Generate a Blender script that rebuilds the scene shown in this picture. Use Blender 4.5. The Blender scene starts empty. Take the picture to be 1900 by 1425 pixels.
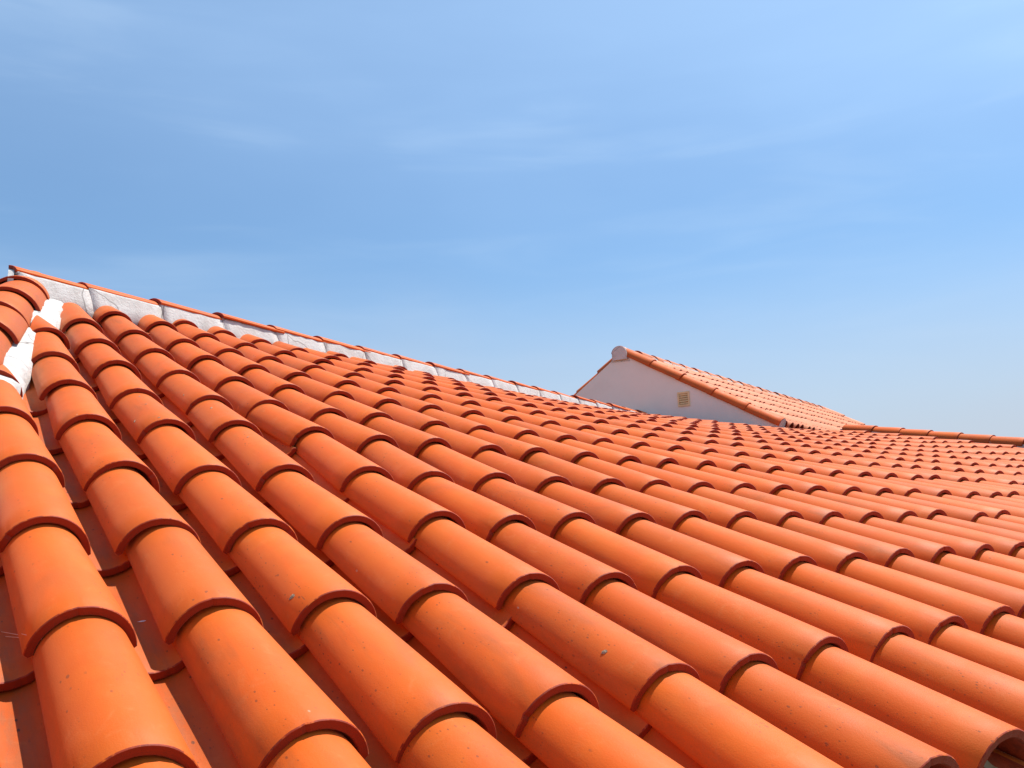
import bpy, math, random
import numpy as np
from mathutils import Matrix, Vector

# ------------------------------------------------------------------ camera, sky, sun, exposure
HC = 3.5                                    # camera height above the ground
sc = bpy.context.scene
CAM = np.array([[0.9989228666564888, -0.04640157832210788, 0.0],
                [0.0069347730477498735, 0.14929025311128194, 0.9887690980450116],
                [-0.04588044674541556, -0.9877040618804737, 0.14945123201651578]])
FPX = 1757.64
cd = bpy.data.cameras.new('camera')
cam = bpy.data.objects.new('camera', cd)
sc.collection.objects.link(cam)
m = Matrix.Identity(4)
for i in range(3):
    m[i][0] = CAM[i][0]; m[i][1] = -CAM[i][1]; m[i][2] = -CAM[i][2]
m[2][3] = HC
cam.matrix_world = m
cd.sensor_width = 36.0
cd.lens = 36.0 * FPX / 1900.0
cd.clip_start = 0.05
cd.clip_end = 5000
sc.camera = cam
sc.view_settings.view_transform = 'Standard'
sc.view_settings.look = 'None'
sc.view_settings.gamma = 1
sc.view_settings.exposure = 0.35

SUN = Vector((0.455, 0.310, 1.066)).normalized()
EL = math.asin(SUN.z)
AZ = math.atan2(SUN.x, SUN.y)
w = bpy.data.worlds.new('World'); sc.world = w; w.use_nodes = True
nt = w.node_tree; nt.nodes.clear()
wo = nt.nodes.new('ShaderNodeOutputWorld'); bg = nt.nodes.new('ShaderNodeBackground')
sky = nt.nodes.new('ShaderNodeTexSky'); sky.sky_type = 'NISHITA'; sky.sun_disc = False
sky.sun_elevation = EL; sky.sun_rotation = AZ
sky.air_density = 1.0; sky.dust_density = 0.2; sky.ozone_density = 4.0; sky.altitude = 0
bg.inputs['Strength'].default_value = 0.112
L = nt.links.new
def wn(t, **kw):
    o = nt.nodes.new(t)
    for k, v in kw.items(): setattr(o, k, v)
    return o
def wmath(op, a, b=None):
    o = wn('ShaderNodeMath', operation=op)
    for i, x in enumerate((a, b)):
        if x is None: continue
        if isinstance(x, (int, float)): o.inputs[i].default_value = x
        else: L(x, o.inputs[i])
    return o.outputs[0]
def wrange(f, p0, p1, c0, c1):
    o = wn('ShaderNodeMapRange', interpolation_type='SMOOTHSTEP'); L(f, o.inputs[0])
    for i, x in enumerate((p0, p1, c0, c1)): o.inputs[i+1].default_value = x
    return o.outputs[0]
def wmix(f, a, b):
    o = wn('ShaderNodeMix', data_type='RGBA'); L(f, o.inputs[0]); L(a, o.inputs[6]); o.inputs[7].default_value = b
    return o.outputs[2]
tc = wn('ShaderNodeTexCoord'); sx = wn('ShaderNodeSeparateXYZ'); L(tc.outputs['Generated'], sx.inputs[0]); zz = sx.outputs[2]
def cloud(scale, sc_, rot, detail, dist):
    mp = wn('ShaderNodeMapping'); mp.inputs['Scale'].default_value = sc_; mp.inputs['Rotation'].default_value = rot
    L(tc.outputs['Generated'], mp.inputs['Vector'])
    nz = wn('ShaderNodeTexNoise'); nz.inputs['Scale'].default_value = scale; nz.inputs['Detail'].default_value = detail
    nz.inputs['Roughness'].default_value = 0.5; nz.inputs['Distortion'].default_value = dist
    L(mp.outputs[0], nz.inputs['Vector']); return nz.outputs['Fac']
n1 = cloud(1.3, (1.0, 1.3, 2.4), (0.3, 0.15, 0.3), 4, 0.3)
n2 = cloud(2.6, (0.8, 1.0, 4.0), (-0.12, 0.10, 0.5), 4, 0.3)
# high thin cirrus veil, denser well above the horizon, with soft streaks below it
n3 = cloud(4.5, (0.7, 1.0, 5.0), (-0.2, 0.12, 0.9), 9, 1.2)
tint = wn('ShaderNodeMix', data_type='RGBA', blend_type='MULTIPLY'); tint.inputs[0].default_value = 1.0
L(sky.outputs['Color'], tint.inputs[6]); tint.inputs[7].default_value = (0.85, 0.975, 1.0, 1)
zw = wmath('ADD', zz, wmath('MULTIPLY', wmath('SUBTRACT', n1, 0.5), 0.20))
veil = wmath('MULTIPLY', wrange(zw, 0.26, 0.52, 0.04, 0.34), wrange(zz, 0.55, 0.80, 1.0, 0.25))
veil = wmath('MULTIPLY', veil, wrange(sx.outputs[0], -0.5, 0.55, 0.72, 1.5))
veil = wmath('MULTIPLY', wmath('MULTIPLY', veil, wrange(n2, 0.30, 0.70, 0.88, 1.10)), wrange(n3, 0.30, 0.72, 0.97, 1.04))
strk = wmath('MULTIPLY', wrange(wmath('ADD', wmath('MULTIPLY', n2, 0.6), wmath('MULTIPLY', n3, 0.4)), 0.46, 0.70, 0.0, 0.15), wrange(zz, 0.10, 0.35, 0.8, 1.0))
col = wmix(veil, tint.outputs[2], (4.9, 7.1, 9.9, 1))
col = wmix(strk, col, (5.0, 6.2, 7.4, 1))
col = wmix(wrange(wmath('ADD', zz, wmath('MULTIPLY', wmath('SUBTRACT', n1, 0.5), 0.14)), 0.06, 0.30, 0.90, 0.0), col, (3.85, 4.25, 5.05, 1))
L(col, bg.inputs['Color']); L(bg.outputs[0], wo.inputs[0])

sd = bpy.data.lights.new('sun', 'SUN'); sd.energy = 4.9; sd.angle = math.radians(0.5); sd.color = (1.0, 0.95, 0.87)
so = bpy.data.objects.new('sun', sd); sc.collection.objects.link(so)
so.rotation_euler = SUN.to_track_quat('Z', 'Y').to_euler()

# ------------------------------------------------------------------ helpers
rng = random.Random(7)
COL = sc.collection

def tag(o, label=None, cat=None, group=None, kind=None):
    if label: o['label'] = label
    if cat: o['category'] = cat
    if group: o['group'] = group
    if kind: o['kind'] = kind
    return o

def empty(name, loc):
    o = bpy.data.objects.new(name, None); COL.objects.link(o)
    o.location = loc; o.empty_display_size = 0.2
    return o

def link(name, me, parent=None, mat=None):
    o = bpy.data.objects.new(name, me); COL.objects.link(o)
    if mat: me.materials.append(mat)
    if parent is not None:
        o.parent = parent; o.matrix_parent_inverse = Matrix.Translation(-parent.location)
    return o

def mesh(name, V, F, smooth=None, uv=None, tr=None):
    """V (n,3) array, F list of index tuples; uv per vertex; tr per vertex"""
    me = bpy.data.meshes.new(name)
    V = np.asarray(V, float)
    lt = np.array([len(f) for f in F]); ls = np.r_[0, np.cumsum(lt)[:-1]]
    lv = np.concatenate([np.asarray(f) for f in F]) if len(F) else np.zeros(0, int)
    me.vertices.add(len(V)); me.vertices.foreach_set('co', V.ravel())
    me.loops.add(len(lv)); me.loops.foreach_set('vertex_index', lv)
    me.polygons.add(len(F)); me.polygons.foreach_set('loop_start', ls); me.polygons.foreach_set('loop_total', lt)
    if smooth is None: smooth = [False]*len(F)
    me.polygons.foreach_set('use_smooth', np.asarray(smooth, bool))
    if uv is not None:
        l = me.uv_layers.new(name='UVMap'); l.data.foreach_set('uv', np.asarray(uv, float)[lv].ravel())
    if tr is not None:
        a = me.attributes.new('tr', 'FLOAT', 'POINT'); a.data.foreach_set('value', np.asarray(tr, float))
    me.update(); me.validate()
    return me

class Parts:
    """collects pieces (V,F,smooth,uv,tr) of ONE mesh"""
    def __init__(s): s.V = []; s.F = []; s.S = []; s.U = []; s.T = []; s.n = 0
    def add(s, V, F, S=None, U=None, T=0.0):
        V = np.asarray(V, float)
        s.V.append(V); s.F += [tuple(i + s.n for i in f) for f in F]
        s.S += list(S) if S is not None else [False] * len(F)
        s.U.append(U if U is not None else np.zeros((len(V), 2))); s.T.append(np.full(len(V), T)); s.n += len(V)
    def box(s, a, b):
        x0, y0, z0 = a; x1, y1, z1 = b
        V = [(x0,y0,z0),(x1,y0,z0),(x1,y1,z0),(x0,y1,z0),(x0,y0,z1),(x1,y0,z1),(x1,y1,z1),(x0,y1,z1)]
        s.add(V, [(0,3,2,1),(4,5,6,7),(0,1,5,4),(1,2,6,5),(2,3,7,6),(3,0,4,7)])
    def hexa(s, V): s.add(V, [(0,3,2,1),(4,5,6,7),(0,1,5,4),(1,2,6,5),(2,3,7,6),(3,0,4,7)])
    def mesh(s, name):
        return mesh(name, np.concatenate(s.V), s.F, s.S, np.concatenate(s.U), np.concatenate(s.T))

# ------------------------------------------------------------------ materials
def newmat(name):
    mt = bpy.data.materials.new(name); mt.use_nodes = True
    n = mt.node_tree; n.nodes.clear()
    out = n.nodes.new('ShaderNodeOutputMaterial'); p = n.nodes.new('ShaderNodeBsdfPrincipled')
    n.links.new(p.outputs[0], out.inputs[0])
    return mt, n, p

def N(n, t, **kw):
    o = n.nodes.new(t)
    for k, v in kw.items(): setattr(o, k, v)
    return o

def math_(n, op, a, b=None, c=None, clamp=False):
    o = n.nodes.new('ShaderNodeMath'); o.operation = op; o.use_clamp = clamp
    for i, x in enumerate((a, b, c)):
        if x is None: continue
        if isinstance(x, (int, float)): o.inputs[i].default_value = x
        else: n.links.new(x, o.inputs[i])
    return o.outputs[0]

def mixc(n, f, a, b, blend='MIX'):
    o = n.nodes.new('ShaderNodeMix'); o.data_type = 'RGBA'; o.blend_type = blend
    for i, x in ((0, f), (6, a), (7, b)):
        if isinstance(x, (int, float)): o.inputs[i].default_value = x
        elif isinstance(x, tuple): o.inputs[i].default_value = x + (1,) if len(x) == 3 else x
        else: n.links.new(x, o.inputs[i])
    return o.outputs[2]

def noise(n, vec, scale, detail=4, rough=0.55, dist=0.0):
    o = n.nodes.new('ShaderNodeTexNoise'); o.inputs['Scale'].default_value = scale
    o.inputs['Detail'].default_value = detail; o.inputs['Roughness'].default_value = rough; o.inputs['Distortion'].default_value = dist
    n.links.new(vec, o.inputs['Vector']); return o.outputs['Fac']

def ramp(n, f, p0, p1, c0=0.0, c1=1.0):
    o = n.nodes.new('ShaderNodeMapRange'); o.clamp = True; o.interpolation_type = 'SMOOTHSTEP'
    n.links.new(f, o.inputs[0])
    o.inputs[1].default_value = p0; o.inputs[2].default_value = p1; o.inputs[3].default_value = c0; o.inputs[4].default_value = c1
    return o.outputs[0]

def terracotta(name, base, ochre, red, dirt=1.0, pale=0.0):
    mt, n, p = newmat(name)
    geo = N(n, 'ShaderNodeNewGeometry'); pos = geo.outputs['Position']
    uvn = N(n, 'ShaderNodeUVMap'); uvn.uv_map = 'UVMap'
    at = N(n, 'ShaderNodeAttribute'); at.attribute_name = 'tr'
    oi = N(n, 'ShaderNodeObjectInfo')
    r = math_(n, 'FRACT', math_(n, 'ADD', at.outputs['Fac'], oi.outputs['Random']))
    r2 = math_(n, 'FRACT', math_(n, 'MULTIPLY', r, 17.31))
    r3 = math_(n, 'FRACT', math_(n, 'MULTIPLY', r, 41.7))
    # uv in metres (around, along) shifted per tile
    cx = N(n, 'ShaderNodeCombineXYZ'); n.links.new(math_(n, 'MULTIPLY', r, 37.0), cx.inputs[0]); n.links.new(math_(n, 'MULTIPLY', r2, 23.0), cx.inputs[1]); n.links.new(math_(n, 'MULTIPLY', r3, 9.0), cx.inputs[2])
    va = N(n, 'ShaderNodeVectorMath', operation='ADD'); n.links.new(uvn.outputs[0], va.inputs[0]); n.links.new(cx.outputs[0], va.inputs[1])
    st = N(n, 'ShaderNodeVectorMath', operation='MULTIPLY'); n.links.new(va.outputs[0], st.inputs[0]); st.inputs[1].default_value = (1.0, 0.28, 1.0)
    tv = va.outputs[0]; sv = st.outputs[0]
    soft = noise(n, tv, 7.0, 3, 0.5, 0.6)
    strk = noise(n, sv, 42.0, 4, 0.6)
    c = mixc(n, ramp(n, soft, 0.36, 0.66), base, ochre)
    c = mixc(n, ramp(n, noise(n, tv, 13.0, 3, 0.6), 0.5, 0.75, 0, 0.55), c, red)
    # whole-tile tint
    c = mixc(n, math_(n, 'MULTIPLY', ramp(n, r2, 0.35, 1.0), 0.4), c, ochre)
    c = mixc(n, math_(n, 'MULTIPLY', ramp(n, r3, 0.5, 1.0), 0.35), c, red)
    hs = N(n, 'ShaderNodeHueSaturation'); n.links.new(c, hs.inputs['Color'])
    n.links.new(math_(n, 'ADD', math_(n, 'MULTIPLY', r, 0.18), 0.90), hs.inputs['Value'])
    c = hs.outputs[0]
    c = mixc(n, ramp(n, strk, 0.45, 0.8, 0, 0.16), c, (0.72, 0.18, 0.03))
    # grey-brown grime film on some tiles, drawn along the tile
    film = math_(n, 'MULTIPLY', ramp(n, noise(n, sv, 11.0, 4, 0.6, 0.5), 0.50, 0.76), ramp(n, r3, 0.15, 0.9, 0.10, 0.50))
    c = mixc(n, math_(n, 'MULTIPLY', film, 0.5 if dirt > 1.2 else dirt), c, (0.24, 0.075, 0.018))
    c = mixc(n, ramp(n, noise(n, tv, 22.0, 5, 0.65, 0.8), 0.54, 0.80, 0, 0.38), c, (0.68, 0.20, 0.05))
    c = mixc(n, ramp(n, noise(n, tv, 420.0, 3, 0.7), 0.55, 0.75, 0, 0.22), c, (0.45, 0.075, 0.004))
    sg = N(n, 'ShaderNodeSeparateXYZ'); n.links.new(uvn.outputs[0], sg.inputs[0])
    au = math_(n, 'ABSOLUTE', sg.outputs[0])
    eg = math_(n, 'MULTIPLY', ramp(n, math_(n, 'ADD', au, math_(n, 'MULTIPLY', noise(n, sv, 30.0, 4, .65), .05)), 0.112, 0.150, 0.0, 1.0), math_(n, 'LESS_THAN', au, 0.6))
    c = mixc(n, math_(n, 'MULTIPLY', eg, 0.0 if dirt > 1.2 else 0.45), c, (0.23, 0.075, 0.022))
    if dirt > 1.2:      # silt settled along the bottom of the channel
        sl = math_(n, 'MULTIPLY', ramp(n, au, 0.02, 0.05, 1.0, 0.0), ramp(n, noise(n, sv, 24.0, 5, .7), 0.42, 0.66, 0, 0.5))
        c = mixc(n, sl, c, (0.26, 0.10, 0.04))
    # fine specks: dark lichen dots in loose groups, a few pale ones
    vo = N(n, 'ShaderNodeTexVoronoi'); vo.inputs['Scale'].default_value = 78.0
    sq = N(n, 'ShaderNodeVectorMath', operation='MULTIPLY'); n.links.new(tv, sq.inputs[0]); sq.inputs[1].default_value = (1.0, 0.6, 1.0)
    n.links.new(sq.outputs[0], vo.inputs['Vector'])
    sepc = N(n, 'ShaderNodeSeparateColor'); n.links.new(vo.outputs['Color'], sepc.inputs[0])
    rad = math_(n, 'MULTIPLY', math_(n, 'SUBTRACT', sepc.outputs[0], 0.62), 0.66)
    dot = ramp(n, math_(n, 'SUBTRACT', rad, vo.outputs['Distance']), -0.03, 0.05)
    grp = ramp(n, noise(n, sv, 19.0, 3, 0.6), 0.42 if dirt > 1.2 else 0.49, 0.62)
    dot = math_(n, 'MULTIPLY', math_(n, 'MULTIPLY', dot, grp), min(0.8, 0.5 * dirt))
    c = mixc(n, dot, c, (0.055, 0.03, 0.02))
    vo2 = N(n, 'ShaderNodeTexVoronoi'); vo2.inputs['Scale'].default_value = 30.0; n.links.new(sq.outputs[0], vo2.inputs['Vector'])
    sep2 = N(n, 'ShaderNodeSeparateColor'); n.links.new(vo2.outputs['Color'], sep2.inputs[0])
    d2 = ramp(n, math_(n, 'SUBTRACT', math_(n, 'MULTIPLY', math_(n, 'SUBTRACT', sep2.outputs[1], 0.955), 2.0), vo2.outputs['Distance']), -0.02, 0.03)
    c = mixc(n, math_(n, 'MULTIPLY', d2, 0.65), c, (0.55, 0.38, 0.25))
    vo4 = N(n, 'ShaderNodeTexVoronoi'); vo4.inputs['Scale'].default_value = 170.0; n.links.new(sq.outputs[0], vo4.inputs['Vector'])
    sep4 = N(n, 'ShaderNodeSeparateColor'); n.links.new(vo4.outputs['Color'], sep4.inputs[0])
    d4 = ramp(n, math_(n, 'SUBTRACT', math_(n, 'MULTIPLY', math_(n, 'SUBTRACT', sep4.outputs[0], 0.72), 1.2), vo4.outputs['Distance']), -0.05, 0.05)
    c = mixc(n, math_(n, 'MULTIPLY', math_(n, 'MULTIPLY', d4, ramp(n, noise(n, sv, 9.0, 3, 0.6), 0.48, 0.6)), 0.55), c, (0.10, 0.035, 0.015))
    # scratches: thin dark lines almost along the tile
    sw = N(n, 'ShaderNodeVectorMath', operation='MULTIPLY'); n.links.new(tv, sw.inputs[0]); sw.inputs[1].default_value = (1.0, 0.10, 1.0)
    vo3 = N(n, 'ShaderNodeTexVoronoi'); vo3.inputs['Scale'].default_value = 150.0; n.links.new(sw.outputs[0], vo3.inputs['Vector'])
    sep3 = N(n, 'ShaderNodeSeparateColor'); n.links.new(vo3.outputs['Color'], sep3.inputs[0])
    d3 = ramp(n, math_(n, 'SUBTRACT', math_(n, 'MULTIPLY', math_(n, 'SUBTRACT', sep3.outputs[2], 0.94), 3.0), vo3.outputs['Distance']), -0.02, 0.05)
    c = mixc(n, math_(n, 'MULTIPLY', math_(n, 'MULTIPLY', d3, ramp(n, noise(n, sv, 6.0, 2), 0.5, 0.62)), 0.5), c, (0.12, 0.05, 0.025))
    if pale: c = mixc(n, pale, c, (0.78, 0.42, 0.24))
    # shade of the cut ends and the underside, painted in as darker red
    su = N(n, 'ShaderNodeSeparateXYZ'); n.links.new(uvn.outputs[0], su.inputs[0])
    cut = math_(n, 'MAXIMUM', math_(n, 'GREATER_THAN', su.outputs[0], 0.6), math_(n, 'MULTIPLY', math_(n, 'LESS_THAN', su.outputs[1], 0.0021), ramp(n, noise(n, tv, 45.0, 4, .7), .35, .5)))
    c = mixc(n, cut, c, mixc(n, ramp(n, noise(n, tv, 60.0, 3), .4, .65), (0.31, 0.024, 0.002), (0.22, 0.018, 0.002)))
    n.links.new(c, p.inputs['Base Color'])
    n.links.new(ramp(n, noise(n, tv, 9.0, 3), 0.3, 0.7, 0.58, 0.66), p.inputs['Roughness'])
    p.inputs['Specular IOR Level'].default_value = 0.30
    p.inputs['Sheen Weight'].default_value = 0.10; p.inputs['Sheen Roughness'].default_value = 0.45; p.inputs['Sheen Tint'].default_value = (1.0, 0.72, 0.48, 1)
    bp = N(n, 'ShaderNodeBump'); bp.inputs['Strength'].default_value = 0.35; bp.inputs['Distance'].default_value = 0.0012
    h = math_(n, 'ADD', math_(n, 'MULTIPLY', noise(n, tv, 300.0, 4, 0.7), 0.9), math_(n, 'MULTIPLY', strk, 0.9))
    h = math_(n, 'ADD', h, math_(n, 'MULTIPLY', dot, 0.5))
    n.links.new(h, bp.inputs['Height']); n.links.new(bp.outputs[0], p.inputs['Normal'])
    return mt

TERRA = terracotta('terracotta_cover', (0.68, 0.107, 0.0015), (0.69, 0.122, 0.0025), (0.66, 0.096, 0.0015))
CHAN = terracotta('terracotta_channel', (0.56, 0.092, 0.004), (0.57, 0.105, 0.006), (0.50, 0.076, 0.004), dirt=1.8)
TFAR = terracotta('terracotta_paler', (0.72, 0.205, 0.085), (0.73, 0.25, 0.11), (0.69, 0.175, 0.07), dirt=0.7)  # distance haze painted into the clay as a paler, pinker colour

def plaster(name, base, dark, scale=6.0, cracks=True, bump=0.004):
    mt, n, p = newmat(name)
    geo = N(n, 'ShaderNodeNewGeometry'); pos = geo.outputs['Position']
    f1 = noise(n, pos, scale, 5, 0.6); f2 = noise(n, pos, scale * 7, 4, 0.65)
    c = mixc(n, ramp(n, f1, 0.4, 0.7, 0, 0.6), base, dark)
    c = mixc(n, ramp(n, f2, 0.55, 0.75, 0, 0.35), c, dark)
    if cracks:
        vo = N(n, 'ShaderNodeTexVoronoi', feature='DISTANCE_TO_EDGE'); vo.inputs['Scale'].default_value = 2.6
        ad = N(n, 'ShaderNodeVectorMath', operation='ADD'); n.links.new(pos, ad.inputs[0])
        tn = N(n, 'ShaderNodeTexNoise'); tn.inputs['Scale'].default_value = 5.0; n.links.new(pos, tn.inputs['Vector'])
        ms = N(n, 'ShaderNodeVectorMath', operation='SCALE'); n.links.new(tn.outputs['Color'], ms.inputs[0]); ms.inputs['Scale'].default_value = 0.12
        n.links.new(ms.outputs[0], ad.inputs[1]); n.links.new(ad.outputs[0], vo.inputs['Vector'])
        c = mixc(n, ramp(n, vo.outputs['Distance'], 0.0, 0.010, 0.7, 0.0), c, (0.12, 0.10, 0.09))
    n.links.new(c, p.inputs['Base Color']); p.inputs['Roughness'].default_value = 0.85
    p.inputs['Specular IOR Level'].default_value = 0.25
    bp = N(n, 'ShaderNodeBump'); bp.inputs['Strength'].default_value = 0.6; bp.inputs['Distance'].default_value = bump
    n.links.new(math_(n, 'ADD', f2, math_(n, 'MULTIPLY', noise(n, pos, 140, 3), 0.4)), bp.inputs['Height']); n.links.new(bp.outputs[0], p.inputs['Normal'])
    return mt

MORTAR = plaster('white_mortar', (0.60, 0.585, 0.56), (0.42, 0.39, 0.355), 9.0, bump=0.008)
WALLM = plaster('painted_render', (0.76, 0.79, 0.73), (0.69, 0.715, 0.66), 2.5, False, 0.001)
DECKM = plaster('underlay', (0.10, 0.05, 0.035), (0.06, 0.035, 0.025), 4.0, False)
CEM = plaster('grey_cement', (0.42, 0.38, 0.32), (0.28, 0.25, 0.21), 9.0, False)

def simple(name, col, rough=0.6, var=0.15, scale=20):
    mt, n, p = newmat(name)
    geo = N(n, 'ShaderNodeNewGeometry')
    f = noise(n, geo.outputs['Position'], scale, 4)
    c = mixc(n, ramp(n, f, 0.35, 0.7), col, tuple(x * (1 - var) for x in col))
    n.links.new(c, p.inputs['Base Color']); p.inputs['Roughness'].default_value = rough
    return mt
VENTM = simple('beige_vent', (0.80, 0.64, 0.34)); SLATM = simple('vent_slat', (0.78, 0.60, 0.30))
GRASSM = simple('dry_ground', (0.22, 0.19, 0.12), 0.9, 0.5, 0.6)
FLAKEM = simple('dry_flake', (0.42, 0.33, 0.22), 0.9, 0.5, 400); FEATM = simple('feather_white', (0.8, 0.8, 0.8), 0.5, 0.1)
WEBM = simple('web_silk', (0.75, 0.68, 0.6), 0.5, 0.1)

# ------------------------------------------------------------------ the tiled surface of the near roof
SC = 0.88
RU = np.array([0.8153380227660106, 0.5776304749376635, -0.03958463155168984])
RV = np.array([0.5190459643586661, -0.7595139599229984, -0.3920839598404351])
RW = np.array([-0.2565447241997768, 0.2991347173171075, -0.919077377253869])
T0 = np.array([-1.2739967582999014, 2.4615314342765076, 0.24871117663130676])
PU, PV = 0.25, 0.46263425431669153

def surf(c, r):
    """crown point of a cover tile's lower end, column c, course r"""
    w_ = -0.005119358594299444*c*r + 0.000942053808096527*c*c*r/10 + 0.00034651241327327757*c*r*r/5 \
         - 0.00016889473503309702*c*c/4 - 0.0009732092314481962*r*r
    w_ += 0.017*max(0.0, -6.0-r)*min(1.0, max(0.0, (c-32)/8))
    p = T0 + RU*(c*PU) + RV*(r*PV) + RW*w_
    p = p*SC; p[2] += HC
    return p

def normal(c, r):
    a = surf(c+.05, r)-surf(c-.05, r); b = surf(c, r-.05)-surf(c, r+.05)
    n_ = np.cross(a, b); return n_/np.linalg.norm(n_)

# measured laying errors of single tiles: column, course, across, down (in 1/1000 of the pitch)
OFF = {}
for s in '0,3,8,-18;1,3,42,12;2,3,11,53;3,3,-52,53;4,3,59,44;5,3,-68,76;6,3,-16,40;7,3,-15,49;8,3,-37,34;9,3,34,10;5,4,-73,-12;6,4,-93,-23;0,2,21,-19;1,2,-6,-10;2,2,-4,5;3,2,-44,15;4,2,55,-28;5,2,-47,34;6,2,-32,15;7,2,-48,5;8,2,-10,-7;9,2,25,-18;10,2,49,-28;11,2,40,-19;12,2,25,-18;13,2,24,-20;0,1,13,-23;1,1,-10,22;2,1,-47,38;3,1,-58,8;4,1,79,-68;5,1,-9,18;6,1,-6,-27;7,1,0,-6;8,1,28,-44;9,1,29,-23;10,1,43,-11;11,1,2,-3;12,1,-30,3;13,1,-21,-7;0,0,39,-4;1,0,-12,53;2,0,-78,71;3,0,-95,-11;4,0,49,-55;5,0,-77,15;6,0,-18,-17;7,0,-34,22;8,0,-24,27;9,0,-5,9;10,0,-32,31;11,0,-24,17;12,0,-18,25;13,0,-28,8;14,0,18,-2;15,0,-30,13;16,0,-12,-12;0,-1,14,21;1,-1,-60,34;2,-1,-76,-13;3,-1,-36,-169;4,-1,132,-185;5,-1,88,-79;6,-1,125,-131;7,-1,42,-30;8,-1,65,-78;9,-1,104,-49;10,-1,49,-4;11,-1,52,-25;12,-1,122,-52;13,-1,39,-14;14,-1,62,-11;15,-1,15,12;16,-1,4,9;17,-1,16,0;18,-1,44,-18;1,-2,-11,55;2,-2,-99,85;3,-2,15,4;4,-2,11,-93;5,-2,22,-25;6,-2,5,-88;7,-2,13,7;8,-2,4,-2;9,-2,80,-24;1,-3,21,74;2,-3,-13,30;3,-3,-11,45;4,-3,5,-55;5,-3,-3,-46;6,-3,32,-93;7,-3,26,-32;8,-3,-11,-27;1,-4,148,-6;2,-4,2,77;3,-4,-2,53;4,-4,47,-102;5,-4,-22,-35;6,-4,-91,-47;7,-4,-5,-55;8,-4,-70,-9;2,-5,58,14;3,-5,22,63;4,-5,45,-36;5,-5,-2,4;6,-5,-81,-18;7,-5,-49,1;8,-5,-56,12;2,-6,181,-264;3,-6,82,-105;4,-6,120,-231;5,-6,19,-30;6,-6,-36,26;7,-6,-26,-78;4,-7,50,-139;5,-7,-4,56;6,-7,-47,58;7,-7,-54,40;10,-2,-26,34;11,-2,-36,-6;12,-2,-19,11;13,-2,-5,18;14,-2,-7,23;15,-2,-34,46;16,-2,-35,16;17,-2,-9,1;18,-2,-13,36;19,-2,0,21;20,-2,-6,18;21,-2,1,7;22,-2,-6,-39;10,-3,-39,20;11,-3,0,-18;12,-3,-18,5;13,-3,-33,17;14,-3,-24,0;15,-3,-30,45;16,-3,-37,26;17,-3,-13,-10;18,-3,-13,34;19,-3,-2,22;20,-3,-12,35;21,-3,-3,14;22,-3,4,1;23,-3,4,19;24,-3,13,8;12,-4,-1,-29;13,-4,-17,25;14,-4,-12,-17;15,-4,-25,37;16,-4,-24,-11;17,-4,-10,14;18,-4,-6,26;19,-4,5,31;20,-4,0,37;21,-4,0,47;22,-4,4,17;23,-4,0,31;24,-4,10,19;25,-4,4,11;26,-4,8,10;27,-4,9,3;13,-5,-12,17;14,-5,-11,-2;15,-5,-18,35;16,-5,-21,-11;17,-5,-8,20;18,-5,-5,35;19,-5,0,32;20,-5,-6,38;21,-5,1,25;22,-5,0,13;23,-5,1,30;24,-5,7,22;25,-5,2,28;26,-5,3,31;27,-5,2,12;28,-5,2,19;29,-5,3,0;16,-6,-2,-4;17,-6,3,0;18,-6,5,5;19,-6,27,80;20,-6,11,39;21,-6,10,15;22,-6,22,37;23,-6,12,49;24,-6,16,34;28,-4,7,-12;29,-4,15,-22;30,-4,11,-12;31,-4,13,-18;32,-4,11,-11;33,-4,14,-30;34,-4,19,-30;30,-5,1,9;31,-5,0,-10;32,-5,-3,-15;33,-5,-2,-14;34,-5,3,-18;35,-5,-3,-18;36,-5,-1,-26;37,-5,-1,-36;38,-5,5,-43;33,-6,-5,18;34,-6,-3,1;35,-6,-10,0;36,-6,-15,-19;37,-6,-11,-37;38,-6,-12,-43;39,-6,-24,-47'.split(';'):
    a, b, c_, d_ = map(int, s.split(',')); OFF[(a, b)] = (c_/1000, d_/1000)
R_LO, R_HI = -15, 4
def jit(c, r):
    k = (c, r)
    if k not in OFF:
        q = random.Random(c*971+r*31+5)
        OFF[k] = (q.gauss(0, .014), q.gauss(0, .035))
    return OFF[k]
def crown(c, r):
    dc, dr = jit(c, r); return surf(c+dc, r+dr)

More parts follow.
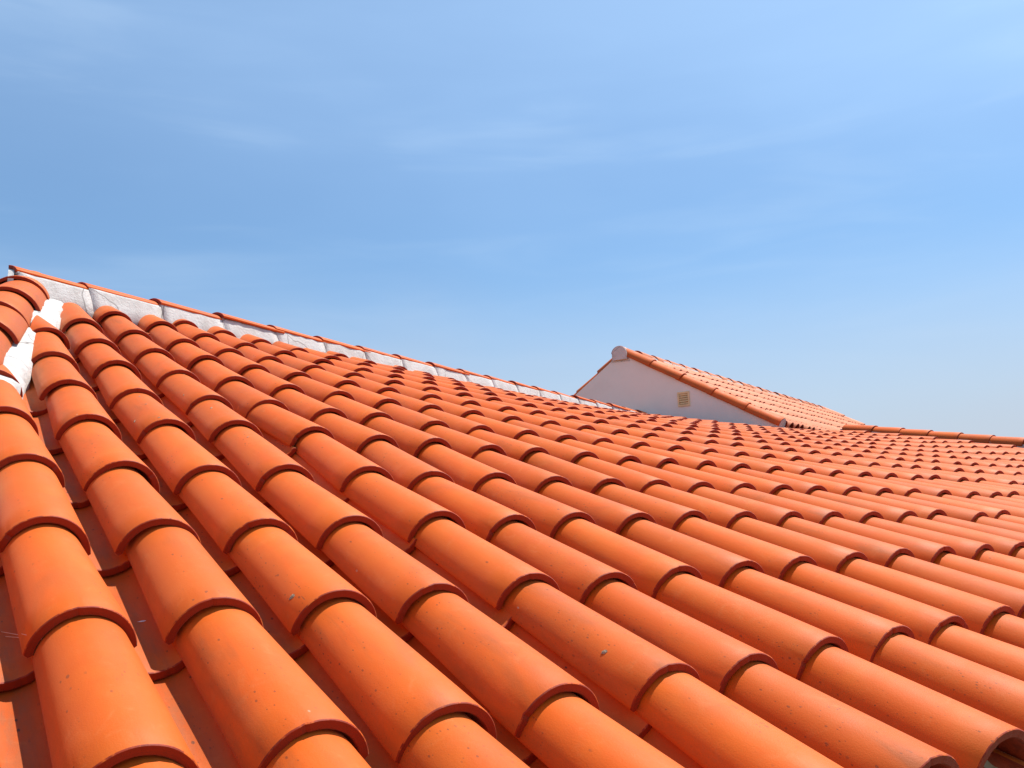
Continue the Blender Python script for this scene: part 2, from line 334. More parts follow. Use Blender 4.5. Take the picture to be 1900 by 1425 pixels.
# ------------------------------------------------------------------ one half-round tile (local: x across, y up-slope, z out; crown of lower end at origin)
def tile(R0, R1, Ln, ang=84, th=0.0158, ns=22, nl=6, seed=0, chip=0.0012, invert=False):
    q = random.Random(seed); A = math.radians(ang)
    thn = np.linspace(-A, A, ns+1)
    wob = np.convolve([q.gauss(0, chip) for _ in range(ns+5)], [.2, .2, .2, .2, .2], 'valid')[:ns+1]*1.6
    if ns > 15:
        for _ in range(q.choice((0, 1, 1, 2))): wob[q.randrange(2, ns-1)] += q.uniform(.001, .003)
    ys = [0.0, 0.0022] + [Ln*i/nl for i in range(1, nl+1)]
    V = []; U = []; F = []; S = []
    bow = q.uniform(-0.0015, 0.0015)
    def ring(y, R, t_in, endfac=0.0, w_=0.0):
        o = []; i_ = []
        for k, a in enumerate(thn):
            yy = y + w_*wob[k]
            zb = bow*math.sin(math.pi*min(1, y/Ln))
            Ro = R-endfac
            o.append((Ro*math.sin(a), yy, Ro*math.cos(a)-R0+zb)); 
            Ri = R-t_in+endfac
            i_.append((Ri*math.sin(a), yy, Ri*math.cos(a)-R0+zb))
        # rounded long edges: a point half-way through the thickness, pushed outwards
        e = []
        for a, sg in ((A, 1), (-A, -1)):
            Rm = R-t_in/2; x = Rm*math.sin(a); z = Rm*math.cos(a)-R0
            e.append((x + sg*0.004*math.cos(a), y, z - 0.004*math.sin(abs(a))))
        return o + [e[0]] + i_[::-1] + [e[1]]
    M_ = None
    for j, y in enumerate(ys):
        t = y/Ln; R = R0+(R1-R0)*t
        rg = ring(y, R, th, 0.0016 if j == 0 else 0.0, 1.0 if j < 2 else 0.0)
        M_ = len(rg); V += rg
        for k in range(M_):
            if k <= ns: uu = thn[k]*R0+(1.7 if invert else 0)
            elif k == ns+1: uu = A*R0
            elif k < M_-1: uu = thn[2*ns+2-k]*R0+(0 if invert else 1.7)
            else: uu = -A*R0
            U.append((uu, y))
    for j in range(len(ys)-1):
        for k in range(M_):
            a = j*M_+k; b = j*M_+(k+1) % M_
            F.append((a, b, b+M_, a+M_)); S.append(True)
    # end faces with vertices of their own
    for j in (0, len(ys)-1):
        base = len(V)
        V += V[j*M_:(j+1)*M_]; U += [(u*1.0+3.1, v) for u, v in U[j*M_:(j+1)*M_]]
        for k in range(ns):
            a = base+k; b = base+k+1; c_ = base+(2*ns+1-k); d_ = base+(2*ns+2-k)
            F.append((a, d_, c_, b) if j == 0 else (a, b, c_, d_)); S.append(False)
        e0 = base+ns+1; e1 = base+M_-1
        F.append((base+ns, base+ns+2, e0) if j == 0 else (base+ns, e0, base+ns+2)); S.append(False)
        F.append((base, e1, base+2*ns+2) if j == 0 else (base, base+2*ns+2, e1)); S.append(False)
    V = np.array(V); 
    if invert:                       # channel tile: hollow side up; origin at the inner bottom of the lower end
        V = V*np.array([1, 1, -1]); F = [tuple(reversed(f)) for f in F]
        V[:, 2] -= th
    return V, F, S, np.array(U)

def frame(p, up_pt, n_, roll=0.0, lift=0.0):
    """matrix with y from p towards up_pt, z about n_"""
    y = up_pt-p; d = np.linalg.norm(y); y = y/d
    x = np.cross(y, n_); x /= np.linalg.norm(x); z = np.cross(x, y)
    # tilt so that the upper end dives under the next tile
    y2 = y*math.cos(lift)-z*math.sin(lift); z2 = z*math.cos(lift)+y*math.sin(lift)
    x2 = x*math.cos(roll)+z2*math.sin(roll); z3 = np.cross(x2, y2)
    return np.c_[x2, y2, z3], p

def place(V, fr): return V @ fr[0].T + fr[1]
def mat4(fr):
    m = Matrix.Identity(4)
    for i in range(3):
        for j in range(3): m[i][j] = fr[0][i, j]
        m[i][3] = fr[1][i]
    return m

def clip(V, F, S, U, planes):
    """cut off everything where (x-p).n > 0, for each plane (p,n); triangulates nothing, trims polygons"""
    for p, n_ in planes:
        d = (V-p) @ n_
        if (d <= 0).all(): continue
        if (d > 0).all(): return None
        V = list(map(tuple, V)); U = list(map(tuple, U)); nf = []; ns_ = []; cache = {}
        for f, s in zip(F, S):
            out = []
            for i in range(len(f)):
                a, b = f[i], f[(i+1) % len(f)]
                if d[a] <= 0: out.append(a)
                if (d[a] <= 0) != (d[b] <= 0):
                    k = (min(a, b), max(a, b))
                    if k not in cache:
                        t = d[k[0]]/(d[k[0]]-d[k[1]])
                        V.append(tuple(np.array(V[k[0]])*(1-t)+np.array(V[k[1]])*t))
                        U.append(tuple(np.array(U[k[0]])*(1-t)+np.array(U[k[1]])*t)); cache[k] = len(V)-1
                    out.append(cache[k])
            if len(out) >= 3: nf.append(tuple(out)); ns_.append(s)
        used = sorted({i for f in nf for i in f}); mp_ = {o: i for i, o in enumerate(used)}
        V = np.array(V)[used]; U = np.array(U)[used]; F = [tuple(mp_[i] for i in f) for f in nf]; S = ns_
        if not F: return None
    return V, F, S, U

def topix(p):
    q = np.array([p[0], p[1], p[2]-HC]) @ CAM
    if q[2] <= 0.05: return None
    return 950+FPX*q[0]/q[2], 712.5+FPX*q[1]/q[2], q[2]

# ------------------------------------------------------------------ skeleton lines
Z = np.array([0, 0, 1.0])
RH = math.radians(28.6213)                                    # heading of the near ridge
RD = np.array([math.sin(RH), math.cos(RH), 0]); RL = np.array([math.cos(RH), -math.sin(RH), 0])
RIDGE0 = np.array([-2.305, 4.235, HC+1.305])                  # crown of the ridge at its near end
RLEN = 8.05
HB0 = np.array([-2.19, 4.58, HC+1.27])                        # hip: line where the tiles die into the mortar
HD = np.array([0.364, -0.931, -0.389]); HD /= np.linalg.norm(HD)
HDh = np.array([HD[0], HD[1], 0]); HDh /= np.linalg.norm(HDh)
HLft = np.array([HDh[1], -HDh[0], 0])                         # to the left of the way down... pointing to -x
if HLft[0] > 0: HLft = -HLft
HBL = np.array([-1.99, 4.07, HC+1.06])
G0 = np.array([1.60, 11.25, HC+1.2]); GH = math.radians(32.6)
GN = np.array([math.sin(GH), math.cos(GH), 0]); GL = np.array([math.cos(GH), -math.sin(GH), 0])
def gp(s, z, d=0.0): return np.array([G0[0]+GL[0]*s+GN[0]*d, G0[1]+GL[1]*s+GN[1]*d, HC+z])

house = empty('tiled_house', (1.0, 5.0, 0)); tag(house, 'house under a wide orange terracotta tile roof with white mortared ridge, filling the foreground', 'house')

# ------------------------------------------------------------------ covers and channels of the near roof
ETA = 0.408
LIFT_T = 0.0185
TH = 0.0135
def drop(total, R0, R1, step, Ln): return math.asin(max(-.05, (total-(R0-R1)*step/Ln)/step))
NV = 6
covers = [tile(0.088+random.Random(i).uniform(-.0015, .0015), 0.072, 0.485, ang=83, seed=i, ns=34, nl=6, chip=.0007) for i in range(NV)]
covers_lo = [tile(0.088, 0.072, 0.485, ang=83, seed=50+i, ns=12, nl=2) for i in range(3)]
chans = [tile(0.080, 0.087, 0.485, ang=62, seed=80+i, ns=18, nl=4, invert=True, chip=0.0018) for i in range(4)]
chans_lo = [tile(0.080, 0.087, 0.485, ang=62, seed=90+i, ns=8, nl=1, invert=True) for i in range(2)]
def as_mesh(nm, t): return mesh(nm, *t[:2], smooth=t[2], uv=t[3])
cov_me = [as_mesh('cover_tile', t) for t in covers]
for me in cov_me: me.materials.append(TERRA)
ch_me = [as_mesh('channel_tile', t) for t in chans]
for me in ch_me: me.materials.append(CHAN)

ridge_pl = (RIDGE0 + RL*0.03, -RL)                              # keep the near side of the ridge
hip_pl = (HBL + HLft*0.05, HLft)                                # keep the right of the hip
wall_pl = (gp(0, 0, 0.03), GN)
CMIN, CMAX = -4, 41

def behind_wall(P_):                                           # the gabled block only cuts where it stands
    s = (P_-gp(0, 0)) @ GL
    return s < 1.75

items = []                                                     # (kind, c, r, frame, planes, variant)
for c in range(CMIN, CMAX+1):
    for r in range(R_LO, R_HI+1):
        P0 = crown(c, r)
        nn = normal(c, r)
        up_ = crown(c, r-1)
        if c >= 33 and r < -10: continue
        if (P0-RIDGE0) @ RL < .14 and P0[1] < 10.5: continue
        if (P0-HBL) @ HLft > .05: continue
        need = 0
        if (up_-RIDGE0) @ RL < .14: need = ((P0-RIDGE0) @ RL - .05)/.78
        q = random.Random(c*131+r*17)
        lift = drop(0.0193+q.uniform(0, .003), .088, .072, ETA, .485)
        # frame direction aims at the next crown; that crown sits one thickness higher than our own back
        xs = np.cross(up_-P0, nn); xs /= np.linalg.norm(xs)
        fr = frame(P0, up_+xs*q.gauss(0, .0035), nn, roll=math.radians(q.gauss(0, 1.7)), lift=lift)
        items.append(('cover', c, r, (fr[0] @ np.diag([1, max(1.0, (np.linalg.norm(up_-P0)+.055)/.485, need/.485), 1]), P0)))
        # channel to the right of the column
        if c < CMAX:
            a = (surf(c+.5, r)+0); dch = q.gauss(0, .03)+.05
            dr = (jit(c, r)[1]+jit(c+1, r)[1])/2
            a = surf(c+.5, r+dr+dch); b = surf(c+.5, r+dr+dch-1)
            n2 = normal(c+.5, r)
            fr2 = frame(a-n2*0.107, b-n2*0.107, n2, roll=math.radians(q.gauss(0, 1.5)), lift=drop(0.0195, .087, .080, ETA, .485))
            items.append(('channel', c, r, fr2))

def keep_planes(P_, reach=0.55):
    pl = []
    for p, n_ in (ridge_pl, hip_pl):
        d = (P_-p) @ n_
        if d > reach: return None
        if d > -reach: pl.append((p, n_))
    if P_[1] < 8.0: return pl
    if behind_wall(P_):
        d = (P_-wall_pl[0]) @ wall_pl[1]
        if d > reach: return None
        if d > -reach: pl.append(wall_pl)
    else:
        # beyond the wall the roof runs out under the eave of the gabled block
        p = gp(1.86, 0); d = -(P_-p) @ GL
        if d > reach: return None
        if d > -reach: pl.append((p, -GL))
    return pl

def vis_size(fr):
    p = topix(fr[1]+fr[0][:, 1]*.2)
    if p is None: return 0
    x, y, z = p
    if not (-110 < x < 2000 and 300 < y < 1560): return 0
    return 1.0/z**2
ready = []
for it in items:
    pl = keep_planes(it[3][1]+it[3][0][:, 1]*0.24)
    if pl is None: continue
    ready.append(it+(pl,))
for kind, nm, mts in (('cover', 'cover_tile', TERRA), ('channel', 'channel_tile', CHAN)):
    L_ = [it for it in ready if it[0] == kind]
    L_.sort(key=lambda it: -vis_size(it[3]))
    rest = Parts(); n_ind = 0
    for k, it in enumerate(L_):
        _, c, r, fr, pl = it
        hi, lo = (covers, covers_lo) if kind == 'cover' else (chans, chans_lo)
        q = random.Random(c*7+r*1009)
        v = q.randrange(len(hi)); flip = 1
        if n_ind < 99 and vis_size(fr) > 0:
            if pl:
                t = hi[v]; g = clip(place(t[0], fr), t[1], t[2], t[3], pl)
                if g is None: continue
                me = mesh(nm, g[0]-fr[1], g[1], g[2], g[3]); me.materials.append(mts)
                o = link(nm, me, house); o.location = fr[1]
            else:
                me = (cov_me if kind == 'cover' else ch_me)[v]
                o = bpy.data.objects.new(nm, me); COL.objects.link(o)
                o.parent = house; o.matrix_parent_inverse = Matrix.Translation(-house.location)
                o.matrix_basis = mat4(fr)
            n_ind += 1
        else:
            z = topix(fr[1]); near = z is not None and z[2] < 7.5 and vis_size(fr) > 0
            t = hi[v] if near else lo[v % len(lo)]
            g = (place(t[0], fr), t[1], t[2], t[3])
            if pl: g = clip(*g, pl)
            if g is None: continue
            rest.add(g[0], g[1], g[2], g[3], q.random())
    o = link(nm, rest.mesh(nm), house, mts); tag(o, kind='stuff')
    if kind == 'cover': o['label'] = 'smaller orange cover tiles towards the ridge and the far end'

# deck under the tiles
dk = Parts(); V = []; F = []
cs = list(range(CMIN-1, CMAX+4)); rs = list(range(R_LO, R_HI+1))
for c in cs:
    for r in rs:
        V.append(surf(c, r-(0.25 if r == R_HI else 0))-normal(c, r)*0.185)
nr = len(rs)
for i in range(len(cs)-1):
    for j in range(nr-1):
        a = i*nr+j; F.append((a, a+1, a+nr+1, a+nr))
g = (np.array(V), F, [False]*len(F), np.zeros((len(V), 2)))
g = clip(*g, [(RIDGE0+RL*.03, -RL), (HBL+HLft*.05, HLft)])
deck = link('roof_deck', mesh('roof_deck', g[0], g[1], g[2], g[3]), house, DECKM)

# ------------------------------------------------------------------ caps
def cap_tile(R0, R1, Ln, ang=78, seed=0, ns=26): return tile(R0, R1, Ln, ang=ang, seed=seed, ns=ns, nl=6, chip=0.001)
def cap_row(start, direction, n, step, R0, R1, Ln, name, parent, mat, nrm=Z, ang=78, ends=None, rise=0.016, seed=0, first=0.0, jitter=.004, cut0=None):
    """caps laid along direction, wide end first (towards start)"""
    d = direction/np.linalg.norm(direction); out = []
    for i in range(n):
        q = random.Random(seed*100+i)
        p = start+d*(i*step-(first if i else 0))
        ln = Ln
        if ends and i == n-1: ln = ends
        t = cap_tile(R0, R1, ln, ang, seed=seed+i % 4)
        side = np.cross(d, nrm)
        p = p+side*q.gauss(0, jitter)
        fr = frame(p, p+d+side*q.gauss(0, .008), nrm, roll=math.radians(q.gauss(0, 1.5)), lift=drop(rise, R0, R1, step, Ln))
        if cut0 and i == 0:
            g = clip(place(t[0], fr), t[1], t[2], t[3], cut0)
            t = (g[0]-fr[1], g[1], g[2], g[3]); fr = (np.eye(3), fr[1])
        me = mesh(name, t[0], t[1], t[2], t[3]); me.materials.append(mat)
        o = bpy.data.objects.new(name, me); COL.objects.link(o); o.parent = parent
        o.matrix_parent_inverse = Matrix.Translation(-parent.location); o.matrix_basis = mat4(fr)
        out.append(o)
    return out

REN = np.array([-.906, -.42, 0]); REN /= np.linalg.norm(REN); RED = np.array([-.42, .906, 0])/np.linalg.norm([-.42, .906])
rcut = [(RIDGE0-REN*.004, REN)]
rc = cap_row(RIDGE0, RD, 19, 0.4386, 0.094, 0.084, 0.51, 'ridge_cap', house, TERRA, ang=50, seed=3, first=.06, cut0=rcut)
# mortar beds under the caps, one panel per cap
for i in range(19):
    q = random.Random(500+i); P_ = Parts()
    a = RIDGE0+RD*(i*0.4386+0.004-(.06 if i else 0)); ln = 0.4386-(0 if i else .06)
    o1 = q.uniform(-.0025, .0025); n1 = 9
    V = []
    for j in range(n1):
        p = a+RD*(ln*j/(n1-1)); dz = -0.040-0.014*(j/(n1-1)); qn = q.gauss(0, .002)
        w1 = 0.066+o1*.6+qn; w2 = 0.088+o1*1.5+q.gauss(0, .003)
        zz = Z*dz
        V += [p+RL*0.03+Z*-0.035, p+RL*w1+zz, p+RL*(w1+.004)+Z*(dz-.01), p+RL*w2+Z*-.12, p+RL*(w2+.03)+Z*-.24,
              p-RL*(w2+.03)+Z*-.24, p-RL*w2+Z*-.12, p-RL*w1+zz, p-RL*0.03+Z*-.035]
    m_ = 9; F = []
    for j in range(n1-1):
        for k in range(m_-1): F.append((j*m_+k, (j+1)*m_+k, (j+1)*m_+k+1, j*m_+k+1))
    F.append(tuple(range(m_))); F.append(tuple(reversed(range((n1-1)*m_, n1*m_))))
    SS = [True]*((n1-1)*(m_-1))+[False]*2
    if i == 0: V, F, SS, _u = clip(np.array(V), F, SS, np.zeros((len(V), 2)), [(RIDGE0-REN*.010, REN)])
    link('ridge_mortar', mesh('ridge_mortar', V, F, SS), house, MORTAR)

# hip caps run down from the near end of the ridge, wide end down
HCR0 = HB0+HLft*0.175+Z*0.105                                   # crown of the hip line at the top
hs = 0.405; nh = 10
HN = np.cross(HLft, HD); HN = HN if HN[2] > 0 else -HN
cap_row(HCR0+HD*(nh*hs-0.02), -HD, nh, hs, 0.138, 0.120, 0.47, 'hip_cap', house, TERRA, nrm=HN, ang=74, seed=11, rise=0.02)
V = []; F = []; n1 = 300
q = random.Random(77)
from mathutils import noise as mnoise
for j in range(n1):
    t = -0.05+4.2*j/(n1-1); p = HB0+HD*t
    def nz_(k, a): return mnoise.noise(Vector((t*5+k*7, k*3.1, 0)))*a
    fj = mnoise.noise(Vector((t*38, 1.3, 0)))*.007+mnoise.noise(Vector((t*17, 9.3, 0)))*.010
    e = p+HLft*(0.0+nz_(1, .022)+fj)+Z*fj*.6; s_ = 0.5+0.5*math.sin(t*2*math.pi/0.405)
    V += [e-Z*.16, e-HLft*0.012-Z*(0.045+nz_(2, .02)), e+HLft*(.010)+Z*(-.026+nz_(3, .012)), e+HLft*.045+Z*(-.006+nz_(4, .006)+.006*s_),
          e+HLft*.17+Z*.02, e+HLft*.30-Z*.0, e+HLft*.36-Z*.16]
m_ = 7
for j in range(n1-1):
    for k in range(m_-1): F.append((j*m_+k, (j+1)*m_+k, (j+1)*m_+k+1, j*m_+k+1))
link('hip_mortar', mesh('hip_mortar', V, F, [True]*len(F)), house, MORTAR)
# mortar closing the near end of the ridge
P_ = Parts(); pl_ = [(-.075, -.26), (-.075, -.075), (-.045, -.038), (0.0, -.014), (.10, -.05), (.20, -.12), (.26, -.26)]
V = [RIDGE0+RED*t_+Z*z_-REN*d_ for d_ in (.006, .03) for t_, z_ in pl_]
k = len(pl_); F = [tuple(range(k)), tuple(reversed(range(k, 2*k)))]+[(i, i+k, (i+1) % k+k, (i+1) % k) for i in range(k)]
link('ridge_end_mortar', mesh('ridge_end_mortar', V, F), house, MORTAR)

# ------------------------------------------------------------------ plain tiled slopes that face away from the photograph
def slope_field(A, B, down, length, pitch, expo, R, parent, name, mat, lo=True, skip=lambda i, j: False, individual=0, sizekey=None, chan=True):
    """covers on a flat slope: eaveward 'down' (unit), top line from A to B"""
    u = B-A; W_ = np.linalg.norm(u); u = u/W_; n_ = np.cross(u, down)
    if n_[2] < 0: n_ = -n_
    nc = int(round(W_/pitch)); nrw = int(math.ceil(length/expo)); P_ = Parts(); P2 = Parts(); inst = []
    t = tile(R, R*.85, expo+.07, ang=83, ns=10, nl=1, seed=5)
    tc_ = tile(R*.85, R*.9, expo+.07, ang=74, ns=6, nl=1, seed=6, invert=True)
    for i in range(nc+1):
        for j in range(1, nrw+1):
            if skip(i, j): continue
            q = random.Random(i*77+j*13+int(R*1e4))
            dd = min(j*expo, length)+q.gauss(0, .012)
            p = A+u*(i*pitch+q.gauss(0, .004))+down*dd
            fr = frame(p, p-down, n_, roll=math.radians(q.gauss(0, 1.5)), lift=drop(.0175, R, R*.85, expo, expo+.07))
            inst.append((p, fr, q.random()))
            if chan:
                pc = p+u*pitch/2-n_*0.108+down*.02
                g = tc_; P2.add(place(g[0], frame(pc, pc-down, n_, lift=.025)), g[1], g[2], g[3], q.random())
    if individual:
        inst.sort(key=lambda a: np.linalg.norm(a[0]-np.array([0, 0, HC])))
        me = mesh(name, t[0], t[1], t[2], t[3]); me.materials.append(mat)
        for p, fr, rr in inst[:individual]:
            o = bpy.data.objects.new(name, me); COL.objects.link(o); o.parent = parent
            o.matrix_parent_inverse = Matrix.Translation(-parent.location); o.matrix_basis = mat4(fr)
        inst = inst[individual:]
    for p, fr, rr in inst: P_.add(place(t[0], fr), t[1], t[2], t[3], rr)
    o = link(name, P_.mesh(name), parent, mat); tag(o, kind='stuff')
    if chan:
        o = link('channel_tile', P2.mesh('channel_tile'), parent, CHAN); tag(o, kind='stuff')
    # deck
    D = [A-n_*.17, B-n_*.17, B+down*(length-.06)-n_*.17, A+down*(length-.06)-n_*.17]
    D2 = [x-n_*.06 for x in D]
    P3 = Parts(); P3.hexa(D2+D); link('roof_deck', P3.mesh('roof_deck'), parent, DECKM)

bd = (-RL*math.cos(math.radians(24))-Z*math.sin(math.radians(24)))
slope_field(RIDGE0-Z*.10+RD*.1+bd*.16, RIDGE0-Z*.10+RD*RLEN+bd*.16, bd, 3.6, .22, .408, .088, house, 'back_slope_tile', TERRA, chan=False)
hdn = (HLft*math.cos(math.radians(28))-Z*math.sin(math.radians(28)))
slope_field(HB0+HLft*.2-Z*.03, HB0+HLft*.2+HD*3.9-Z*.03, hdn, 1.7, .22, .408, .088, house, 'side_slope_tile', TERRA, chan=False)

# ------------------------------------------------------------------ eave and walls of the near house
E = [surf(c, R_HI-0.55)-normal(c, R_HI)*0.155 for c in range(-5, 43)]
V = []; F = []
for p in E:
    o_ = RV.copy(); o_[2] = 0; o_ /= np.linalg.norm(o_)
    V += [p+o_*.16+Z*.0, p+o_*.16-Z*.16, p-o_*.25-Z*.16, p-o_*.25+Z*.02]
for i in range(len(E)-1):
    for k in range(4): a = i*4+k; b = i*4+(k+1) % 4; F.append((a, b, b+4, a+4))
F += [(0, 1, 2, 3), tuple((len(E)-1)*4+k for k in (3, 2, 1, 0))]
link('eave_cornice', mesh('eave_cornice', V, F), house, CEM)
V = []; F = []
ov = RV.copy(); ov[2] = 0; ov /= np.linalg.norm(ov)
e0 = surf(-4.5, 3.2)-ov*.2; e1 = surf(42.3, 3.2)-ov*.2
b1 = e1-ov*5.8; b0 = HB0+HLft*1.2; f0 = HB0+HD*3.9+HLft*1.2
ring = [e0, e1, b1, np.array([b1[0]-3.5, b1[1]+1, 0]), b0, f0]
top = HC-.62
for p in ring: V += [(p[0], p[1], 0), (p[0], p[1], top)]
k = len(ring); F = [(2*i, 2*((i+1) % k), 2*((i+1) % k)+1, 2*i+1) for i in range(k)]
link('house_wall', mesh('house_wall', V, F), house, WALLM)

# verge at the far right end of the near roof: a row of caps on a mortared kerb
vp = []
for (x, y) in ((1566, 787), (1626, 789.5), (1676, 793), (1728, 797), (1785, 802), (1845, 808), (1906, 812), (1973, 817)): vp.append((x, y))
c1 = surf(43.6, -11.5); c2 = surf(43.6, -5); vn = np.cross(c2-c1, Z); vn /= np.linalg.norm(vn)
VO = c1
def hitv(x, y, p, n_):
    d = CAM @ np.array([(x-950)/FPX, (y-712.5)/FPX, 1.0]); o_ = np.array([0, 0, HC]); t = ((p-o_) @ n_)/(d @ n_); return o_+d*t
vc = [hitv(x, y, VO, vn) for x, y in vp]
vdir = (vc[6]-vc[1]); vstep = np.linalg.norm(vdir)/5; vdir /= np.linalg.norm(vdir)
print('verge step', vstep, 'dir', vdir, 'z', [round(float(v[2]-HC), 2) for v in vc], 'surf', c1[2]-HC, c2[2]-HC)
nvc = 12
cap_row(vc[1]+vdir*vstep*(nvc-1), -vdir, nvc, vstep, 0.100, 0.086, vstep+.06, 'verge_cap', house, TERRA, ang=80, seed=21, rise=.014)
V = []; F = []
s0 = vc[0]; s1 = vc[0]+vdir*(vstep*(nvc+.0)+.05)
side = np.cross(vdir, Z); side /= np.linalg.norm(side)
P_ = Parts()
P_.hexa([s0-side*.085-Z*.5, s1-side*.085-Z*.5, s1+side*.085-Z*.5, s0+side*.085-Z*.5, s0-side*.085-Z*.06, s1-side*.085-Z*.06, s1+side*.085-Z*.06, s0+side*.085-Z*.06])
link('verge_mortar', P_.mesh('verge_mortar'), house, MORTAR)

# ------------------------------------------------------------------ the gabled block behind
gable = empty('gabled_house', tuple(gp(0, 0)[:2])+(0,)); tag(gable, 'taller gabled block behind the near roof, pinkish white wall with small beige vent', 'house')
sA, zA = -0.31, 2.03                # apex under the caps
sR, zR = 1.56, 0.955                # foot of the right verge
sL, zL = -1.91, 0.955
GLEN = 9.2
def prism(s_list, d0, d1):
    V = [gp(s, z, d0) for s, z in s_list]+[gp(s, z, d1) for s, z in s_list]; k = len(s_list)
    return V, [tuple(reversed(range(k))), tuple(range(k, 2*k))]+[(i, (i+1) % k, (i+1) % k+k, i+k) for i in range(k)]
V, F = prism([(sA, zA+.01), (sR, zR+.01), (sR, -HC), (sL, -HC), (sL, zR+.01)], 0.0, 0.25)
link('gable_wall', mesh('gable_wall', V, F), gable, WALLM)
V, F = prism([(sR-.35, zR-.2), (sR-.35, -HC), (sR-.55, -HC), (sR-.55, zR-.2)], 0.26, GLEN)
link('side_wall', mesh('side_wall', V, F), gable, WALLM)
V, F = prism([(sL+.35, zR-.2), (sL+.35, -HC), (sL+.55, -HC), (sL+.55, zR-.2)], 0.26, GLEN)
link('side_wall', mesh('side_wall', V, F), gable, WALLM)
dr_ = gp(sR, zR)-gp(sA, zA); lr = np.linalg.norm(dr_); dr_ /= lr
dl_ = gp(sL, zL)-gp(sA, zA); ll = np.linalg.norm(dl_); dl_ /= ll
nr_ = np.cross(GN, dr_); nr_ = nr_ if nr_[2] > 0 else -nr_
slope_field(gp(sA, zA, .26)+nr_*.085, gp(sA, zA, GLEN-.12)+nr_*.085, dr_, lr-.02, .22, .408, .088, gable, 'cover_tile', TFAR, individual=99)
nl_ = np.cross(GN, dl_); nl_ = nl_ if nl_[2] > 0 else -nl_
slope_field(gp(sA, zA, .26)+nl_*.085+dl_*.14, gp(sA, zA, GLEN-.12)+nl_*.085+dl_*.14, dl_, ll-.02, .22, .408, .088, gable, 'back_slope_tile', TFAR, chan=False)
# verge caps (near gable right, left; far gable right)
VR = .105
for s_, (dd, ln, ns_) in enumerate(((dr_, lr, 5), (dl_, ll, 5))):
    st = ln/ns_; nn_ = nr_ if s_ == 0 else nl_
    for dep in ((0.07, GLEN-.07) if s_ == 0 else (0.07,)):
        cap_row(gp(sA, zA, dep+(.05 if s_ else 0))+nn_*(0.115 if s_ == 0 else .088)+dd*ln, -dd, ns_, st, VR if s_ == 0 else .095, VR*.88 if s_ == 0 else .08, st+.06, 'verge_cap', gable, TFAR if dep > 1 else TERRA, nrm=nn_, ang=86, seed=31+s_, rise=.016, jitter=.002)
# ridge caps and their mortar
gr = gp(sA, 2.135)
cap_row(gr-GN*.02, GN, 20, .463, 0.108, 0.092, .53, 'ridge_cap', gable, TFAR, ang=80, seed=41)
V, F = prism([(sA-.09, 2.07), (sA+.09, 2.07), (sA+.13, 1.93), (sA-.13, 1.93)], 0.0, GLEN)
link('ridge_mortar', mesh('ridge_mortar', V, F), gable, MORTAR)
def disc(p, n_, up_, R, name, drop=0.05, th=.02):
    x = np.cross(up_, n_); x /= np.linalg.norm(x); V = []
    prof = [(R*math.sin(a), R*math.cos(a)) for a in np.linspace(-math.pi/2, math.pi/2, 25)]
    prof += [(R, -drop), (-R, -drop)]
    for d_ in (0, th):
        for a, b in prof: V.append(p+x*a+up_*b+n_*d_)
    k = len(prof); F = [tuple(range(k)), tuple(reversed(range(k, 2*k)))]+[(i, (i+1) % k, (i+1) % k+k, i+k) for i in range(k)]
    return link(name, mesh(name, V, F), gable, MORTAR)
disc(gr-Z*.104-GN*.03, GN, Z, .099, 'ridge_end_plug', .07, .1)
pe = gp(sA, zA, .07)+nr_*0.012+dr_*(lr+.0)
disc(pe-GN*.0+dr_*.004, dr_*-1, nr_, .096, 'verge_end_plug', .03, .03)
# louvred vent
P_ = Parts(); vs0, vs1, vz0, vz1 = .400, .548, 1.305, 1.475
def vb(s0_, s1_, z0_, z1_, d0, d1):
    V, F = prism([(s0_, z1_), (s1_, z1_), (s1_, z0_), (s0_, z0_)], d0, d1); return V, F
fr_ = Parts()
for b in ((vs0, vs0+.018, vz0, vz1), (vs1-.018, vs1, vz0, vz1), (vs0+.018, vs1-.018, vz1-.02, vz1), (vs0+.018, vs1-.018, vz0, vz0+.02)):
    V, F = vb(*b, -.014, .0); fr_.add(V, F)
vent = link('vent', fr_.mesh('vent'), gable, VENTM)
V, F = vb(vs0+.018, vs1-.018, vz0+.02, vz1-.02, -.003, .0); o = link('vent_back', mesh('vent_back', V, F), vent, simple('vent_shadow_board', (0.40, 0.29, 0.13)))  # recess shade behind the slats painted into the board's darker colour
o.matrix_parent_inverse = Matrix.Identity(4)
for i in range(5):
    z0_ = vz0+.026+i*.0255
    V = [gp(vs0+.02, z0_, -.013), gp(vs1-.02, z0_, -.013), gp(vs1-.02, z0_+.004, -.013), gp(vs0+.02, z0_+.004, -.013),
         gp(vs0+.02, z0_+.014, -.004), gp(vs1-.02, z0_+.014, -.004), gp(vs1-.02, z0_+.018, -.004), gp(vs0+.02, z0_+.018, -.004)]
    o = link('slat', mesh('slat', V, [(0, 1, 2, 3), (4, 7, 6, 5), (3, 2, 6, 7), (0, 4, 5, 1), (0, 3, 7, 4), (1, 5, 6, 2)]), vent, SLATM)
    o.matrix_parent_inverse = Matrix.Identity(4)

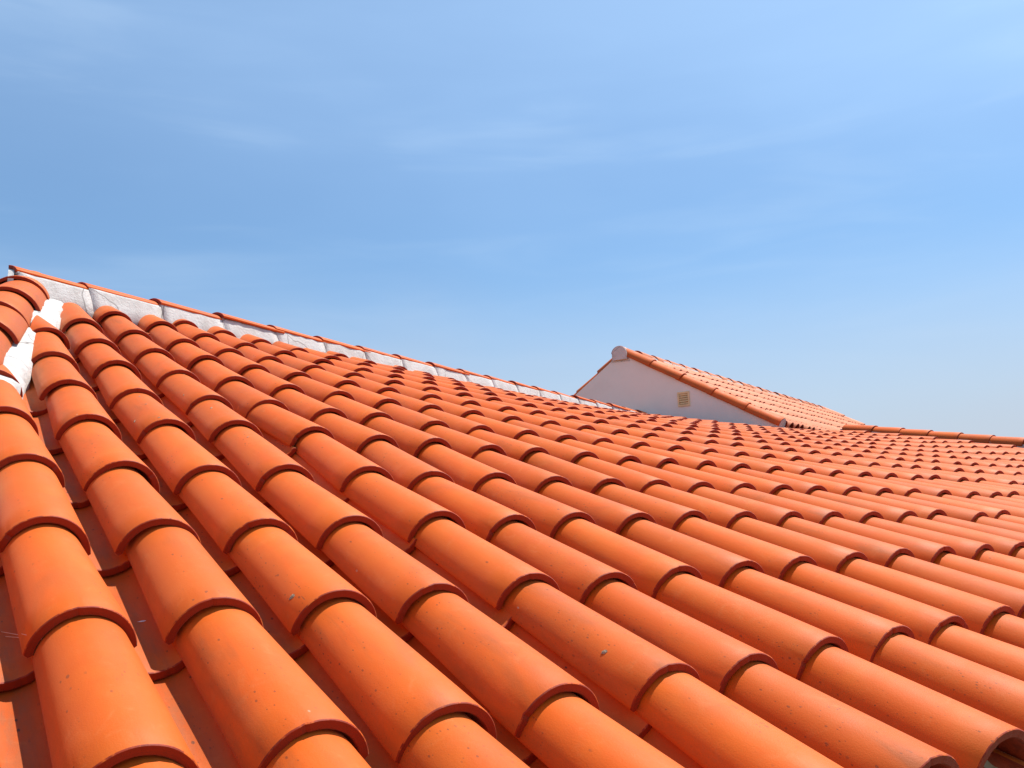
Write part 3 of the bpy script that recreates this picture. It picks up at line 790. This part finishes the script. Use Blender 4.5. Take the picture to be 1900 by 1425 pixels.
# ------------------------------------------------------------------ small things lying on the tiles
dep = bpy.context.evaluated_depsgraph_get(); dep.update()
def raycast(x, y):
    d = Vector(CAM @ np.array([(x-950)/FPX, (y-712.5)/FPX, 1.0])).normalized()
    ok, loc, nrm, idx, ob, mt_ = sc.ray_cast(dep, Vector((0, 0, HC)), d)
    return (loc, nrm) if ok else None
def flake(x, y, size, ang, mat, name, label, cat, asp=.5, group=None, thick=.25):
    h = raycast(x, y)
    if not h: print('no hit', x, y); return
    loc, nrm = h
    if nrm.dot(Vector((0, 0, HC))-loc) < 0: nrm = -nrm
    q = random.Random(int(x)*3+int(y)); k = 11
    zq = nrm.to_track_quat('Z', 'Y').to_matrix().to_4x4()
    V = []; F = []
    for lv, (rs_, h_) in enumerate(((1.0, 0), (.82, thick*.6), (.4, thick))):
        for i in range(k):
            a = 2*math.pi*i/k; rr = (1+q.uniform(-.3, .3))*rs_*size/2
            V.append((rr*math.cos(a), rr*math.sin(a)*asp, h_*size*asp*(1+q.uniform(-.3, .3))))
    for lv in range(2):
        for i in range(k): F.append((lv*k+i, lv*k+(i+1) % k, (lv+1)*k+(i+1) % k, (lv+1)*k+i))
    F.append(tuple(2*k+i for i in range(k)))
    o = link(name, mesh(name, V, F), None, mat)
    o.matrix_world = Matrix.Translation(loc+nrm*.0004) @ zq @ Matrix.Rotation(ang, 4, 'Z')
    tag(o, label, cat, group)
flake(542, 1108, .017, 1.0, FLAKEM, 'dried_dropping', 'grey-brown dried bird dropping, the larger crumb on the tile at lower centre left', 'bird dropping', .5)
flake(1121, 1210, .013, .6, FLAKEM, 'dried_dropping', 'brown dried bird dropping, alone on the big tile at lower centre right', 'bird dropping', .55)
flake(264, 1153, .016, .2, FEATM, 'small_feather', 'tiny white feather in the channel between two cover tiles at lower left', 'feather', .28, thick=.12)
CR = {(392, 757): 'largest pale crumb, near the lower lip of a tile, rightmost but one of the scatter',
      (341, 733): 'small pale crumb in the middle of the fourth cover column from the hip',
      (342, 695): 'tiny pale crumb just below a tile lip, highest of the scatter',
      (460, 811): 'pale crumb farthest right of the scatter, low on a cover tile',
      (295, 775): 'pale crumb close above the dark lip of a cover tile',
      (250, 782): 'elongated pale crumb at the left flank of a cover tile, leftmost and lowest',
      (271, 750): 'tiny pale crumb mid tile, between two others on the same cover tile',
      (259, 736): 'small pale crumb just under the upper lip of its cover tile'}
for x, y, s_ in ((392, 757, .012), (341, 733, .009), (342, 695, .008), (460, 811, .010), (295, 775, .010), (250, 782, .012), (271, 750, .008), (259, 736, .009)):
    flake(x, y, s_, (x*y) % 3, FLAKEM, 'pale_crumb', CR[(x, y)], 'crumb', .5, group='pale crumbs scattered on the upper left tiles')
# strands of spider silk across the first channel
def strand(pts, r_=.00035):
    V = []; F = []
    for i, p in enumerate(pts):
        for k in range(4):
            a = k*math.pi/2; V.append((p[0], p[1]+r_*math.cos(a), p[2]+r_*math.sin(a)))
    for i in range(len(pts)-1):
        for k in range(4): F.append((i*4+k, i*4+(k+1) % 4, (i+1)*4+(k+1) % 4, (i+1)*4+k))
    return V, F
P_ = Parts()
for (xa, ya, xb, yb) in ((2, 1172, 78, 1186), (10, 1181, 78, 1186), (40, 1176, 78, 1186)):
    a = raycast(xa, ya); b = raycast(xb, yb)
    if a and b:
        A_, B_ = a[0], b[0]; pts = []
        for i in range(9):
            t = i/8; p = A_.lerp(B_, t); to = (Vector((0, 0, HC))-p).normalized(); pts.append(p+to*(.004+.02*math.sin(math.pi*t)))
        V, F = strand(pts); P_.add(V, F)
if P_.n: tag(link('spider_web', P_.mesh('spider_web'), None, WEBM), 'thin pale strands of spider silk across the channel at the lower left edge', 'cobweb')

# ------------------------------------------------------------------ ground
me = mesh('ground', [(-1500, -1500, 0), (1500, -1500, 0), (1500, 1500, 0), (-1500, 1500, 0)], [(0, 1, 2, 3)])
tag(link('ground', me, None, GRASSM), kind='structure')
